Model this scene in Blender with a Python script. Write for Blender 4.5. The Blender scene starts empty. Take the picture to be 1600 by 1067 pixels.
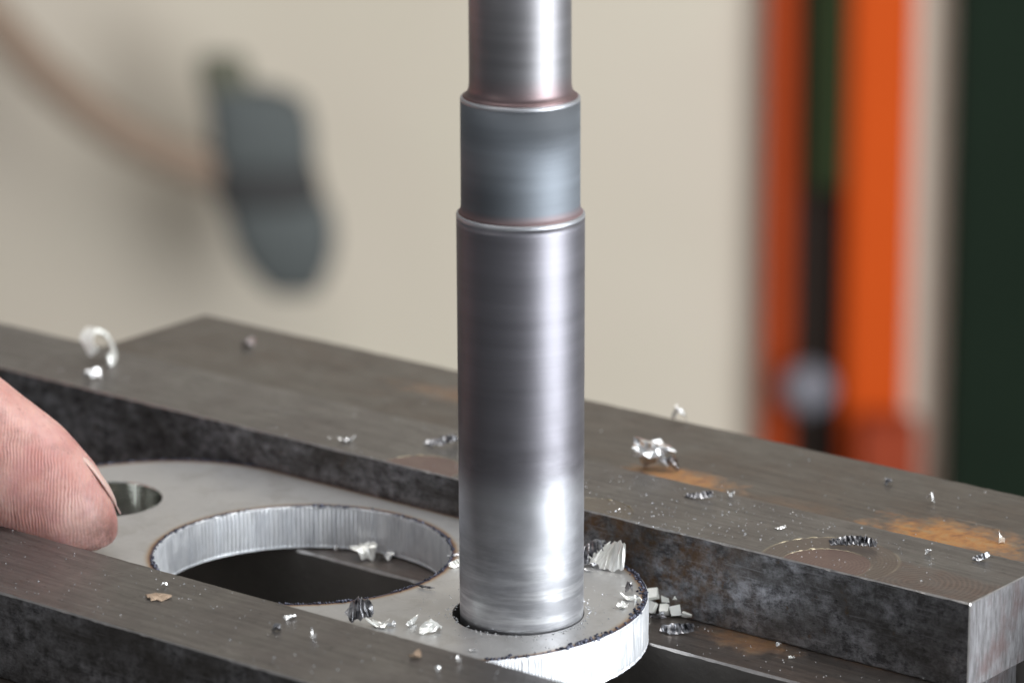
import bpy, bmesh, math, random
from mathutils import Vector, Matrix, noise
R = math.radians
random.seed(7)
S = bpy.context.scene
COL = S.collection
PI = math.pi
# 1 unit = 1 cm
S.unit_settings.system = 'METRIC'; S.unit_settings.scale_length = 0.01

# ------------------------------------------------------------------ camera
CAM = Vector((36.0442, -45.7763, 21.1461))
CR = Vector((0.78478, 0.61976, -0.00339)); CU = Vector((-0.16774, 0.21766, 0.96150)); CF = Vector((-0.59664, 0.75400, -0.27478))
FPX = 6051.5
cam_d = bpy.data.cameras.new('camera'); cam = bpy.data.objects.new('camera', cam_d); COL.objects.link(cam)
M = Matrix((CR, CU, -CF)).transposed().to_4x4(); M.translation = CAM
cam.matrix_world = M
cam_d.sensor_width = 36; cam_d.lens = 36 * FPX / 1600
cam_d.clip_start = 1; cam_d.clip_end = 3000
cam_d.dof.use_dof = True; cam_d.dof.focus_distance = 62.2
cam_d.dof.aperture_fstop = 0.165
S.camera = cam

# ------------------------------------------------------------------ world, lights, exposure
W = bpy.data.worlds.new('World'); S.world = W; W.use_nodes = True
W.node_tree.nodes['Background'].inputs[0].default_value = (0.92, 0.96, 1.0, 1)
W.node_tree.nodes['Background'].inputs[1].default_value = 0.24
def area(name, az, el, dist, w, h, L, col, target=(0, 0, 0)):
    d = bpy.data.lights.new(name, 'AREA'); d.shape = 'RECTANGLE'; d.size = w; d.size_y = h
    d.energy = L * PI * w * h; d.color = col
    o = bpy.data.objects.new(name, d); COL.objects.link(o)
    t = Vector(target)
    p = t + dist * Vector((math.cos(R(el)) * math.cos(R(az)), math.cos(R(el)) * math.sin(R(az)), math.sin(R(el))))
    o.location = p; o.rotation_euler = (t - p).to_track_quat('-Z', 'Y').to_euler()
    return o
area('window_light', 9, -2, 190, 115, 250, 12.5, (0.93, 0.97, 1.0))
area('wall_fill_light', -51.6, 38, 270, 200, 110, 5.0, (1.0, 0.985, 0.96), (-105, 225, -50))  # added lamp, aimed at the back wall to brighten it
area('front_left_light', -108, 22, 260, 60, 120, 1.5, (1.0, 0.95, 0.9))  # unseen broad light from the front left, onto hand and cutter
S.view_settings.view_transform = 'Standard'; S.view_settings.look = 'None'
S.view_settings.exposure = 0.0; S.view_settings.gamma = 1
S.render.engine = 'CYCLES'
S.cycles.use_denoising = True
S.cycles.max_bounces = 8

# ------------------------------------------------------------------ helpers
def ray(px, py):
    return CF + CR * ((px - 800) / FPX) - CU * ((py - 533.5) / FPX)
def at(px, py, z):                       # the point of a horizontal plane seen at that place of the photograph
    d = ray(px, py); return CAM + d * ((z - CAM.z) / d.z)
H = Vector((CF.x, CF.y, 0)).normalized()  # horizontal direction into the workshop
HR = Vector((H.y, -H.x, 0))
def far(px, py, depth):                  # the point of an upright plane at that distance into the workshop
    d = ray(px, py); return CAM + d * (depth / d.dot(H))

def link(name, verts, faces, mats, parent=None, idx=None, smooth=False, loc=None):
    me = bpy.data.meshes.new(name)
    if loc is not None:
        l = Vector(loc); verts = [Vector(v) - l for v in verts]
    me.from_pydata([tuple(v) for v in verts], [], faces); me.update()
    for m in (mats if isinstance(mats, (list, tuple)) else [mats]): me.materials.append(m)
    if idx: me.polygons.foreach_set('material_index', idx)
    if smooth: me.polygons.foreach_set('use_smooth', [True] * len(me.polygons))
    o = bpy.data.objects.new(name, me); COL.objects.link(o)
    if loc is not None: o.location = loc
    if parent: o.parent = parent
    return o
def tag(o, label=None, cat=None, group=None, kind=None):
    if label: o['label'] = label
    if cat: o['category'] = cat
    if group: o['group'] = group
    if kind: o['kind'] = kind
    return o
def empty(name, loc):
    o = bpy.data.objects.new(name, None); COL.objects.link(o); o.location = loc; o.empty_display_size = 1
    return o
def fixn(o):
    bm = bmesh.new(); bm.from_mesh(o.data); bmesh.ops.recalc_face_normals(bm, faces=bm.faces); bm.to_mesh(o.data); bm.free(); return o

class G:                                  # a small node-graph writer
    def __init__(s, name):
        s.m = bpy.data.materials.new(name); s.m.use_nodes = True; s.t = s.m.node_tree
        s.b = s.t.nodes['Principled BSDF']; s.tc = s.t.nodes.new('ShaderNodeTexCoord')
        s.P = s.tc.outputs['Object']
    def put(s, sock, v):
        if hasattr(v, 'is_output') or isinstance(v, bpy.types.NodeSocket): s.t.links.new(v, sock)
        elif isinstance(v, (tuple, list)) and len(v) == 3 and sock.type == 'RGBA': sock.default_value = (*v, 1)
        else: sock.default_value = v
    def map(s, scale=(1, 1, 1), loc=(0, 0, 0), rot=(0, 0, 0), v=None):
        n = s.t.nodes.new('ShaderNodeMapping'); s.put(n.inputs[0], v or s.P)
        n.inputs[1].default_value = loc; n.inputs[2].default_value = rot; n.inputs[3].default_value = scale
        return n.outputs[0]
    def noise(s, scale=1, detail=4, rough=.55, v=None, dist=0, col=False):
        n = s.t.nodes.new('ShaderNodeTexNoise'); s.put(n.inputs['Vector'], v or s.P)
        n.inputs['Scale'].default_value = scale; n.inputs['Detail'].default_value = detail
        n.inputs['Roughness'].default_value = rough; n.inputs['Distortion'].default_value = dist
        return n.outputs[1 if col else 0]
    def vor(s, scale=1, v=None, f='DISTANCE'):
        n = s.t.nodes.new('ShaderNodeTexVoronoi'); s.put(n.inputs['Vector'], v or s.P); n.inputs['Scale'].default_value = scale
        return n.outputs['Distance']
    def wave(s, scale=1, v=None, dist=0, dscale=1, typ='BANDS', d='X', detail=2):
        n = s.t.nodes.new('ShaderNodeTexWave'); s.put(n.inputs['Vector'], v or s.P); n.wave_type = typ
        if typ == 'BANDS': n.bands_direction = d
        else: n.rings_direction = d
        n.inputs['Scale'].default_value = scale; n.inputs['Distortion'].default_value = dist
        n.inputs['Detail'].default_value = detail; n.inputs['Detail Scale'].default_value = dscale
        return n.outputs['Fac']
    def ramp(s, f, stops):
        n = s.t.nodes.new('ShaderNodeValToRGB'); s.put(n.inputs[0], f)
        e = n.color_ramp.elements
        while len(e) < len(stops): e.new(.5)
        for k, (p, c) in enumerate(stops):
            e[k].position = p; c = (c, c, c) if isinstance(c, (int, float)) else c; e[k].color = (*c, 1)
        return n.outputs[0]
    def rng(s, f, a, b, c=0, d=1):
        n = s.t.nodes.new('ShaderNodeMapRange'); s.put(n.inputs[0], f)
        for i, x in enumerate((a, b, c, d)): n.inputs[i + 1].default_value = x
        return n.outputs[0]
    def mix(s, f, a, b, mode='MIX'):
        n = s.t.nodes.new('ShaderNodeMix'); n.data_type = 'RGBA'; n.blend_type = mode
        s.put(n.inputs[0], f); s.put(n.inputs[6], a); s.put(n.inputs[7], b); return n.outputs[2]
    def mth(s, op, a, b=0, c=0):
        n = s.t.nodes.new('ShaderNodeMath'); n.operation = op; s.put(n.inputs[0], a); s.put(n.inputs[1], b); s.put(n.inputs[2], c); return n.outputs[0]
    def xyz(s, v=None):
        n = s.t.nodes.new('ShaderNodeSeparateXYZ'); s.put(n.inputs[0], v or s.P); return n.outputs
    def bump(s, h, strength=.3, dist=.02, n0=None):
        n = s.t.nodes.new('ShaderNodeBump'); n.inputs['Strength'].default_value = strength; n.inputs['Distance'].default_value = dist
        s.put(n.inputs['Height'], h)
        if n0: s.put(n.inputs['Normal'], n0)
        s.put(s.b.inputs['Normal'], n.outputs[0]); return n.outputs[0]
    def set(s, **k):
        for a, v in k.items():
            nm = {'color': 'Base Color', 'rough': 'Roughness', 'metal': 'Metallic', 'spec': 'Specular IOR Level', 'sss': 'Subsurface Weight',
                  'aniso': 'Anisotropic', 'coat': 'Coat Weight', 'coatr': 'Coat Roughness', 'tangent': 'Tangent', 'anrot': 'Anisotropic Rotation', 'normal': 'Normal'}[a]
            s.put(s.b.inputs[nm], v)
        return s.m

# ------------------------------------------------------------------ materials
def dist2(g, c, v=None):                   # distance in the x-y plane from a centre
    x, y, z = g.xyz(v)
    return g.mth('SQRT', g.mth('ADD', g.mth('POWER', g.mth('SUBTRACT', x, c[0]), 2), g.mth('POWER', g.mth('SUBTRACT', y, c[1]), 2)))

def steel_top(name, base=(.185, .180, .176), brown=(.165, .150, .140), dark=(.055, .052, .050), rust=None, scars=None, red=None, rough=.40):
    """ground steel seen flat: long grain, cloudy handling marks, small dark pits"""
    g = G(name)
    grain = g.noise(1, 6, .6, g.map((.7, 9, 4)))
    fine = g.noise(1, 3, .6, g.map((5, 60, 10)))
    cloud = g.noise(.55, 6, .65, dist=.6)
    c = g.mix(g.ramp(cloud, [(.35, 0), (.65, 1)]), base, brown)
    c = g.mix(g.ramp(grain, [(.35, .45), (.6, 0)]), c, dark)
    pits = g.noise(8, 8, .8, g.map((.6, 1.3, 1)))
    pm = g.ramp(pits, [(.57, 0), (.64, .85)])
    c = g.mix(pm, c, dark)
    scr = g.noise(1, 4, .7, g.map((1.2, 34, 6), (2, 5, 1), (0, 0, .03)))
    c = g.mix(g.ramp(scr, [(.60, 0), (.68, .5)]), c, tuple(k * 2.2 for k in base))
    rg = g.rng(cloud, .3, .7, rough - .07, rough + .12)
    metal = .85
    h = g.mth('ADD', g.mth('MULTIPLY', fine, .5), g.mth('MULTIPLY', grain, .8))
    if red:                                # reddish stained, fly-cut stretch between two x limits and in front of a y limit
        x, y, z = g.xyz()
        wob = g.noise(1.3, 3)
        mx = g.mth('MULTIPLY', g.rng(g.mth('ADD', x, g.mth('MULTIPLY', wob, .5)), red[0], red[0] + .4), g.rng(g.mth('ADD', y, g.mth('MULTIPLY', wob, .3)), red[1] + .05, red[1] - .1))
        sw = g.noise(1, 2, .5, g.map((9, 9, 9)))
        rings = g.wave(3.6, g.map(loc=(-(red[0] + 1.2), -red[1] + .9, 0)), 2.5, 1.6, 'RINGS', 'Z')
        rings2 = g.wave(3.0, g.map(loc=(-(red[0] + 2.3), -red[1] + 1.6, 0)), .5, 1.0, 'RINGS', 'Z')
        rr = g.mix(g.ramp(rings, [(.2, 0), (.9, 1)]), (.11, .075, .063), (.19, .13, .11))
        rr = g.mix(g.ramp(rings2, [(.4, 0), (1, .35)]), rr, (.22, .18, .16))
        c = g.mix(g.mth('MULTIPLY', mx, g.rng(g.noise(3, 5, .7), .35, .65, .35, .8)), c, rr)
        h = g.mth('ADD', h, g.mth('MULTIPLY', g.mth('MULTIPLY', rings, mx), .35))
    if scars:
        for (sx, sy, sr, tint) in scars:
            d = dist2(g, (sx, sy))
            ins = g.rng(d, sr, sr - .02)
            swirl = g.wave(5, g.map(loc=(-sx, -sy, 0)), 1.2, 1.5, 'RINGS', 'Z')
            c = g.mix(g.mth('MULTIPLY', ins, .8), c, g.mix(swirl, tint, tuple(k * 1.25 for k in tint)))
            ring = g.mth('MULTIPLY', g.rng(d, sr - .05, sr - .01), g.rng(d, sr + .03, sr))
            c = g.mix(g.mth('MULTIPLY', g.mth('MULTIPLY', ring, .35), g.ramp(g.noise(2.5, 4), [(.45, 0), (.6, 1)])), c, (.40, .36, .28))
            h = g.mth('SUBTRACT', h, g.mth('MULTIPLY', ins, 1.6))
    if rust:
        for (rx, ry, sx, sy, amt) in rust:
            wv = g.noise(2.2, 5, .6, col=True)
            v = g.map(loc=(-rx / sx, -ry / sy, 0), scale=(1 / sx, 1 / sy, .01))
            n = g.t.nodes.new('ShaderNodeVectorMath'); n.operation = 'LENGTH'; g.put(n.inputs[0], v)
            f = g.mth('ADD', n.outputs['Value'], g.mth('MULTIPLY', g.mth('SUBTRACT', g.noise(2.4, 8, .75), .5), 2.6))
            f = g.mth('MULTIPLY', g.rng(f, 1.15, .35), amt)
            rc = g.ramp(g.noise(4, 5, .7), [(.3, (.20, .08, .03)), (.5, (.36, .16, .04)), (.72, (.30, .20, .09))])
            c = g.mix(f, c, rc)
            rg = g.mth('ADD', rg, g.mth('MULTIPLY', f, .4))
            metal = g.mth('MULTIPLY', g.mth('SUBTRACT', 1, f), metal)
    g.bump(h, .35, .012)
    return g.set(color=c, rough=rg, metal=metal)

def steel_side(name, rustx=None):
    """hot-rolled flank: black scale, grey-blue rubbed patches, some brown rust"""
    g = G(name)
    big = g.noise(.6, 6, .65, g.map((.8, 1, 1.2)), .5)
    mott = g.noise(3.6, 9, .82, g.map((.8, 1, 1.2)), .1)
    c = g.mix(g.ramp(mott, [(.42, 0), (.60, 1)]), (.075, .075, .08), (.38, .385, .41))
    c = g.mix(g.ramp(big, [(.40, .85), (.60, 0)]), c, (.075, .07, .065))
    blot = g.noise(6.5, 8, .8, g.map((1, 1, 1.4), (3, 3, 3)))
    c = g.mix(g.ramp(blot, [(.57, 0), (.66, .85)]), c, (.02, .018, .018))
    if rustx:
        x, y, z = g.xyz()
        m = g.mth('MULTIPLY', g.rng(x, rustx[1] + 1.4, rustx[1] - .3), g.rng(x, rustx[0] - 1, rustx[0]))
        rn = g.noise(2.6, 6, .7, g.map((1, 1, 1), (7, 1, 2)))
        c = g.mix(g.mth('MULTIPLY', m, g.ramp(rn, [(.42, 0), (.62, .85)])), c, (.14, .075, .03))
        rn2 = g.noise(4.5, 6, .7, g.map((1, 1, .8), (2, 1, 8)))
        c = g.mix(g.mth('MULTIPLY', g.ramp(rn2, [(.62, 0), (.7, .6)]), 1), c, (.12, .07, .03))
    ln = g.noise(1, 5, .7, g.map((.8, 1, 26), (1, 2, 3)))
    c = g.mix(g.ramp(ln, [(.56, 0), (.68, .45)]), c, (.34, .34, .36))
    dn = g.noise(1, 5, .7, g.map((9, 1, 1.1), (5, 2, 3)))
    c = g.mix(g.ramp(dn, [(.56, 0), (.68, .4)]), c, (.035, .032, .03))
    g.bump(g.mth('ADD', g.mth('MULTIPLY', mott, .6), g.mth('ADD', blot, g.mth('MULTIPLY', ln, .5))), .35, .015)
    return g.set(color=c, rough=g.rng(mott, .3, .7, .55, .34), metal=.8)

def steel_end(name):
    """sawn and filed end face, reddish and pale upright streaks"""
    g = G(name)
    st = g.noise(1, 6, .7, g.map((3, 13, 2.2)))
    bl = g.noise(1.6, 5, .6)
    c = g.mix(g.ramp(st, [(.35, 0), (.65, 1)]), (.20, .19, .19), (.48, .475, .50))
    c = g.mix(g.ramp(bl, [(.48, 0), (.66, .6)]), c, (.24, .15, .14))
    g.bump(st, .4, .012)
    return g.set(color=c, rough=.42, metal=.8)

def worn_edge():
    g = G('worn_edge')
    n = g.noise(4, 4)
    g.bump(g.noise(14, 4), .5, .01)
    return g.set(color=g.mix(n, (.26, .25, .25), (.52, .50, .48)), rough=.33, metal=.9)

def turned(name, base, rough, streak=.25, stain=None, body=False):
    """lathe-turned tool steel: fine rings, highlight drawn out along the axis"""
    g = G(name)
    ring = g.noise(1, 4, .6, g.map((.25, .25, 4)))
    fine = g.noise(1, 2, .6, g.map((.8, .8, 60)))
    lo = tuple(k * (1 - streak) for k in base); hi = tuple(min(1, k * (1 + streak)) for k in base)
    c = g.mix(g.ramp(ring, [(.3, 0), (.7, 1)]), lo, hi)
    x, y, z = g.xyz()
    for (za, zb, col, amt) in (stain or []):
        m = g.mth('MULTIPLY', g.rng(z, zb, za), amt)
        c = g.mix(m, c, col)
    rg = g.rng(ring, .3, .7, rough - .01, rough + .015)
    if body:
        wear = g.noise(1, 5, .7, g.map((.8, .8, 2.2)))
        wm = g.mth('MULTIPLY', g.ramp(wear, [(.46, 0), (.62, .7)]), g.rng(z, 4.6, 2.2))
        c = g.mix(g.mth('MULTIPLY', wm, .4), c, (.80, .81, .84))
        c = g.mix(g.mth('MULTIPLY', g.rng(z, 4.0, 3.5), .45), c, (.72, .74, .78))
        foot = g.noise(1, 5, .7, g.map((.5, .5, 6), (3, 1, 2)))
        c = g.mix(g.mth('MULTIPLY', g.mth('MULTIPLY', g.ramp(foot, [(.45, 0), (.62, .6)]), g.rng(z, 3.0, 1.9)), 1), c, (.85, .86, .88))
        rg = g.mth('ADD', rg, g.mth('MULTIPLY', wm, .05))
        pk = g.noise(9, 4, .7, g.map((1, 1, .8)))
        c = g.mix(g.mth('MULTIPLY', g.ramp(pk, [(.60, 0), (.75, .10)]), g.rng(z, 3.6, 2.0)), c, (.9, .9, .92))
    t = g.t.nodes.new('ShaderNodeTangent'); t.direction_type = 'RADIAL'; t.axis = 'Z'
    g.bump(g.mth('ADD', fine, g.mth('MULTIPLY', ring, .4)), .18, .005)
    return g.set(color=c, rough=rg, metal=.95, aniso=.62, tangent=t.outputs[0])

def simple(name, col, rough=.6, metal=0, var=.15, scale=.5, bump=.1, spec=.5):
    g = G(name); n = g.noise(scale, 5, .6)
    g.bump(g.noise(scale * 6, 4), bump, .05)
    return g.set(color=g.mix(n, tuple(k * (1 - var) for k in col), tuple(min(1, k * (1 + var)) for k in col)), rough=rough, metal=metal, spec=spec)

def plate_top_mat():
    g = G('plate_scale')
    x, y, z = g.xyz()
    cl = g.noise(.5, 5, .6, dist=.5)
    sp = g.noise(7, 5, .7)
    sm = g.noise(1.1, 5, .6, g.map((1, 1, 1), (4, 4, 1)), 1.0)
    c = g.mix(g.ramp(cl, [(.35, 0), (.65, 1)]), (.43, .43, .435), (.49, .485, .48))
    c = g.mix(g.ramp(sp, [(.62, 0), (.72, .35)]), c, (.22, .21, .20))
    c = g.mix(g.ramp(sm, [(.60, 0), (.72, .35)]), c, (.56, .56, .57))
    ps = g.noise(1, 5, .7, g.map((2, 30, 1), (0, 0, 0), (0, 0, .5)))
    c = g.mix(g.ramp(ps, [(.60, 0), (.70, .3)]), c, (.25, .245, .24))
    pd = g.noise(1.6, 6, .7, g.map((1, 1, 1), (8, 3, 1)), .6)
    c = g.mix(g.ramp(pd, [(.50, 0), (.72, .45)]), c, (.27, .255, .235))
    # heat tint: distance to the outline of the stadium and to the big hole
    dx = g.mth('MAXIMUM', g.mth('SUBTRACT', g.mth('ABSOLUTE', g.mth('ADD', x, 4.68)), 3.27), 0)
    ds = g.mth('SUBTRACT', 3.14, g.mth('SQRT', g.mth('ADD', g.mth('POWER', dx, 2), g.mth('POWER', y, 2))))
    dh = g.mth('SUBTRACT', dist2(g, (-4.68, .03)), 2.48)
    d = g.mth('MINIMUM', ds, dh)
    d = g.mth('ADD', d, g.mth('MULTIPLY', g.mth('SUBTRACT', g.noise(3, 5, .7), .5), .06))
    br = g.ramp(g.rng(d, 0, .20), [(0, (.015, .015, .03)), (.16, (.03, .025, .07)), (.30, (.11, .03, .01)), (.50, (.34, .20, .09)), (.8, (.42, .38, .33)), (1, (.42, .41, .39))])
    c = g.mix(g.ramp(g.rng(d, 0, .20), [(.0, 1), (.4, .85), (1, 0)]), c, br)
    g.bump(g.noise(9, 6, .6), .12, .01)
    return g.set(color=c, rough=g.rng(sp, .3, .7, .36, .46), metal=.62)

def plate_cut_mat():
    g = G('flame_cut_edge')
    n = g.noise(1, 4, .7, g.map((5, 5, 1.2)))
    c = g.mix(g.ramp(n, [(.3, 0), (.6, 1)]), (.70, .72, .76), (.92, .94, .97))
    g.bump(n, .3, .008)
    return g.set(color=c, rough=.45, metal=.6)

def bored_mat():
    g = G('bored_wall')
    n = g.mix(.5, g.wave(4.2, g.map(rot=(.12, .1, 0)), 1.5, 1.2, 'BANDS', 'Z'), g.noise(1, 5, .7, g.map((4, 4, 7))))
    g.bump(n, .4, .02)
    return g.set(color=g.mix(n, (.55, .56, .53), (.98, .99, .95)), rough=.14, metal=1)

def skin_mat():
    g = G('skin')
    # print ridges: fine wavy bands
    v = g.map(rot=(0, 0, R(-38)))
    rid = g.mth('MULTIPLY', g.wave(5.6, v, 7.0, .5, 'BANDS', 'X', 1.5), g.ramp(g.noise(1.3, 3, .6, g.map((1, 1, 1), (9, 2, 4))), [(.35, .15), (.6, 1)]))
    blot = g.noise(.9, 5, .6)
    fine = g.noise(9, 5, .65)
    c = g.mix(g.ramp(blot, [(.35, 0), (.66, 1)]), (.50, .235, .205), (.68, .42, .37))
    c = g.mix(g.mth('MULTIPLY', g.ramp(g.noise(1.7, 4, .6, g.map((1, 1, 1), (2, 7, 3))), [(.45, 0), (.7, 1)]), .45), c, (.46, .20, .21))
    cr = g.noise(1, 5, .75, g.map((7, 7, 1.6), (1, 3, 2)))
    c = g.mix(g.ramp(cr, [(.60, 0), (.68, .45)]), c, (.22, .09, .08))
    dirt = g.noise(2.2, 6, .7, g.map((1, 1, 1), (5, 2, 1)))
    c = g.mix(g.ramp(dirt, [(.50, 0), (.72, .45)]), c, (.20, .10, .09))
    g.bump(g.mth('ADD', g.mth('MULTIPLY', rid, 1.0), g.mth('MULTIPLY', fine, .9)), .42, .010)
    n = g.t.nodes.new('ShaderNodeVectorMath'); n.operation = 'LENGTH'; g.put(n.inputs[0], g.map(loc=(-.25, 0, .3)))
    gm = g.mth('MULTIPLY', g.rng(n.outputs['Value'], 1.0, .3), g.ramp(g.noise(4.5, 7, .75), [(.36, .1), (.6, .75)]))
    c = g.mix(gm, c, (.17, .085, .07))
    g.b.inputs['Subsurface Radius'].default_value = (.35, .12, .07); g.b.inputs['Subsurface Scale'].default_value = .5
    return g.set(color=c, rough=g.rng(fine, .3, .7, .38, .52), sss=.35, spec=.55)

SCARS = [(-4.72, 3.15, .74, (.17, .11, .10)), (-.98, 3.0, .78, (.15, .13, .11)), (3.60, 3.28, .74, (.17, .11, .10)), (3.55, 3.48, 1.13, (.14, .115, .10))]
M_back_top = None
def off(l, d): return [(a - d[0], b - d[1], r, t) for a, b, r, t in l]
BK = (6.4222, 3.1, -.7741)                # origin of the back bar: its lower front corner
M_back_top = steel_top('back_bar_top', scars=off([SCARS[3], SCARS[0], SCARS[1], SCARS[2]], BK), red=(-2.45, 1.2))
M_front_top = steel_top('front_bar_top', base=(.168, .161, .157), brown=(.145, .131, .124))
M_jaw_top = steel_top('jaw_top', base=(.160, .150, .138), brown=(.145, .12, .10), rough=.46,
                      rust=[(-1.0 + 5, 5.75 - 5.33, 1.15, .5, .75), (4.35 + 5, 5.85 - 5.33, 1.5, .85, .85), (1.4 + 5, 5.6 - 5.33, 1.3, .35, .12), (-7 + 5, 7.2 - 5.33, 1.6, .5, .25)])
M_rail_top = steel_top('rail_top', base=(.18, .16, .145), brown=(.16, .12, .10), rust=[(-3.5, 1.1, .9, .5, .5), (-1.5, 1.6, 1.2, .35, .4), (.5, .6, 1.2, .4, .3)])
M_side = steel_side('bar_flank', (-8.5, -5.2))
M_fside = steel_side('front_bar_flank')
M_dark = simple('oily_steel', (.16, .15, .14), .5, .5, .4, .8, .3)
M_end = steel_end('bar_end')
M_edge = worn_edge()

# ------------------------------------------------------------------ the vise and the bars
def bar(name, org, x0, y1, z1, mats, ch=(.018, .045), seed=0, n=220, parent=None, y0=0, z0=0, x1=0):
    """a rectangular bar along x, with an unevenly worn chamfer; org is its origin, the extents are local.
    material slots: top, flank, end, worn edge"""
    V = []; F = []; I = []
    st = [x0 + (x1 - x0) * k / n for k in range(n + 1)]
    def cs(x, inset=0):
        r = []
        for k, (y, z) in enumerate(((y0, z0), (y0, z1), (y1, z1), (y1, z0))):
            w = [ch[0] + (ch[1] - ch[0]) * max(0, noise.noise(Vector((x * a + seed * 7, k * 5.3, q)))) ** 1.0 for q, a in ((0, 1.1), (4, 6.0))]
            c = max(w) if max(w) > ch[0] else ch[0]
            if k == 0: r += [(y + c + inset, z + inset), (y + inset, z + c + inset)]
            if k == 1: r += [(y + inset, z - c - inset), (y + c + inset, z - inset)]
            if k == 2: r += [(y - c - inset, z - inset), (y - inset, z - c - inset)]
            if k == 3: r += [(y - inset, z + c + inset), (y - c - inset, z + inset)]
        return r
    c0 = ch[0]
    rings = [(x0, c0)] + [(x, 0) for x in [x0 + c0] + st[1:-1] + [x1 - c0]] + [(x1, c0)]
    for x, ins in rings:
        V += [(x, y, z) for y, z in cs(x, ins)]
    m = len(rings)
    for k in range(m - 1):
        for j in range(8):
            a = k * 8 + j; b = k * 8 + (j + 1) % 8
            F.append((a, b, b + 8, a + 8))
            edge = k in (0, m - 2)
            # j: 0 chamfer bottom-front, 1 front, 2 chamfer top-front, 3 top, 4 chamfer, 5 back, 6 chamfer, 7 bottom
            I.append(3 if edge or j in (0, 2, 4, 6) else (0 if j == 3 else 1))
    F.append(tuple(range(8))); I.append(2); F.append(tuple(range((m - 1) * 8 + 7, (m - 1) * 8 - 1, -1))); I.append(2)
    o = link(name, V, F, mats, parent, I); o.location = org
    return fixn(o)

back = bar('clamping_bar', BK, -25, 2.2143, 1.4563, [M_back_top, M_side, M_end, M_edge], seed=1)
tag(back, 'long square steel bar behind the drilled plate, with round drill scars along its front edge', 'steel bar', 'steel bars gripping the plate')
front = bar('clamping_bar', (6.42, -5.7685, -.7741), -25, 2.3229, 1.4563, [M_front_top, M_fside, M_end, M_edge], seed=2)
tag(front, 'steel bar nearest the camera, in front of the plate, with black mottled front flank', 'steel bar', 'steel bars gripping the plate')
# drill burr thrown up along the scars
def arc_wire(name, cx, cy, r, a0, a1, z, w, mat, parent, seed=0, n=40):
    V = []; F = []
    for k in range(n + 1):
        a = R(a0 + (a1 - a0) * k / n); t = math.sin(PI * k / n) ** .5
        j = noise.noise(Vector((k * .35, seed, 0)))
        rr = r + j * w * .5; ww = w * t * max(.12, .55 + 1.3 * noise.noise(Vector((k * .33, seed + 3, 0)))) + .001
        for q in range(5):
            b = PI * q / 4
            V.append((cx + (rr + ww * math.cos(b)) * math.cos(a), cy + (rr + ww * math.cos(b)) * math.sin(a), z - .003 + ww * 1.2 * math.sin(b)))
    for k in range(n):
        for q in range(4): F.append((k * 5 + q, k * 5 + q + 1, k * 5 + q + 6, k * 5 + q + 5))
    o = link(name, V, F, mat, None, smooth=True); o.parent = parent; o.location = -parent.location
    return o
g = G('burr_metal'); M_burr = g.set(color=g.mix(g.noise(5), (.22, .18, .11), (.48, .43, .33)), rough=.35, metal=.9)
ZB = .6822
arc_wire('burr_ridge', -4.72, 3.15, .74, 178, 60, ZB, .014, M_burr, back, 1)
arc_wire('burr_ridge', -.98, 3.0, .78, 130, 35, ZB, .016, M_burr, back, 2)
arc_wire('burr_ridge', 3.60, 3.28, .74, 192, 70, ZB, .018, M_burr, back, 3)
arc_wire('burr_ridge', 3.55, 3.48, 1.13, 196, 105, ZB, .014, M_burr, back, 4)

# the vise
vise = empty('machine_vise', (-4, 1, -3.2))
def vpart(*a, **k):
    o = bar(*a, **k); o.parent = vise; o.location = Vector(o.location) - vise.location; return o
ZJ = .5822
jaw = vpart('rear_jaw', (-5, 5.335, -3.2), -9.6438, 3.138, ZJ + 3.2, [M_jaw_top, M_dark, M_dark, M_edge], ch=(.03, .08), seed=3, x1=15)
vpart('support_rail', (6.0, 1.7946, -3.2), -21, 3.52, 3.2 - .7761, [M_rail_top, M_dark, M_end, M_edge], ch=(.03, .06), seed=4)
vpart('support_rail', (6.0, -8.2, -3.2), -21, 6.4, 3.2 - .7761, [M_rail_top, M_dark, M_end, M_edge], ch=(.03, .06), seed=5)
vpart('vise_bed', (0, -9, -6.5), -17, 17.2, 3.28, [M_dark, M_dark, M_dark, M_dark], ch=(.05, .1), seed=6, x1=12)
tag(vise, 'heavy oily steel vise whose rust spotted rear jaw and ledges carry the bars', 'vise')
table = bar('machine_table', (0, -30, -12), -30, 38, 5.4, [M_dark, M_dark, M_dark, M_dark], ch=(.1, .2), seed=8, x1=30)
tag(table, 'dark cast iron machine table under the vise', 'machine table')

# ------------------------------------------------------------------ the plate
PX, PY = -4.68, .03
PT = .755                                 # thickness
M_pt, M_cut, M_bore = plate_top_mat(), plate_cut_mat(), bored_mat()
def loop_stadium():
    pts = []; n = 700
    for k in range(n): a = -PI / 2 + PI * k / n; pts.append((PX + 3.27, 3.14, a))
    P = [(PX + 3.27 + 3.14 * math.cos(a), PY + 3.14 * math.sin(a), math.cos(a), math.sin(a)) for _, _, a in pts]
    for k in range(1, 130): P.append((PX + 3.27 - 6.54 * k / 130, PY + 3.14, 0, 1))
    P += [(PX - 3.27 - 3.14 * math.cos(a), PY - 3.14 * math.sin(a), -math.cos(a), -math.sin(a)) for _, _, a in pts]
    for k in range(1, 130): P.append((PX - 3.27 + 6.54 * k / 130, PY - 3.14, 0, -1))
    return P
def loop_circle(cx, cy, r, n):
    return [(cx + r * math.cos(2 * PI * k / n), cy + r * math.sin(2 * PI * k / n), -math.cos(2 * PI * k / n), -math.sin(2 * PI * k / n)) for k in range(n)]
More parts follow.
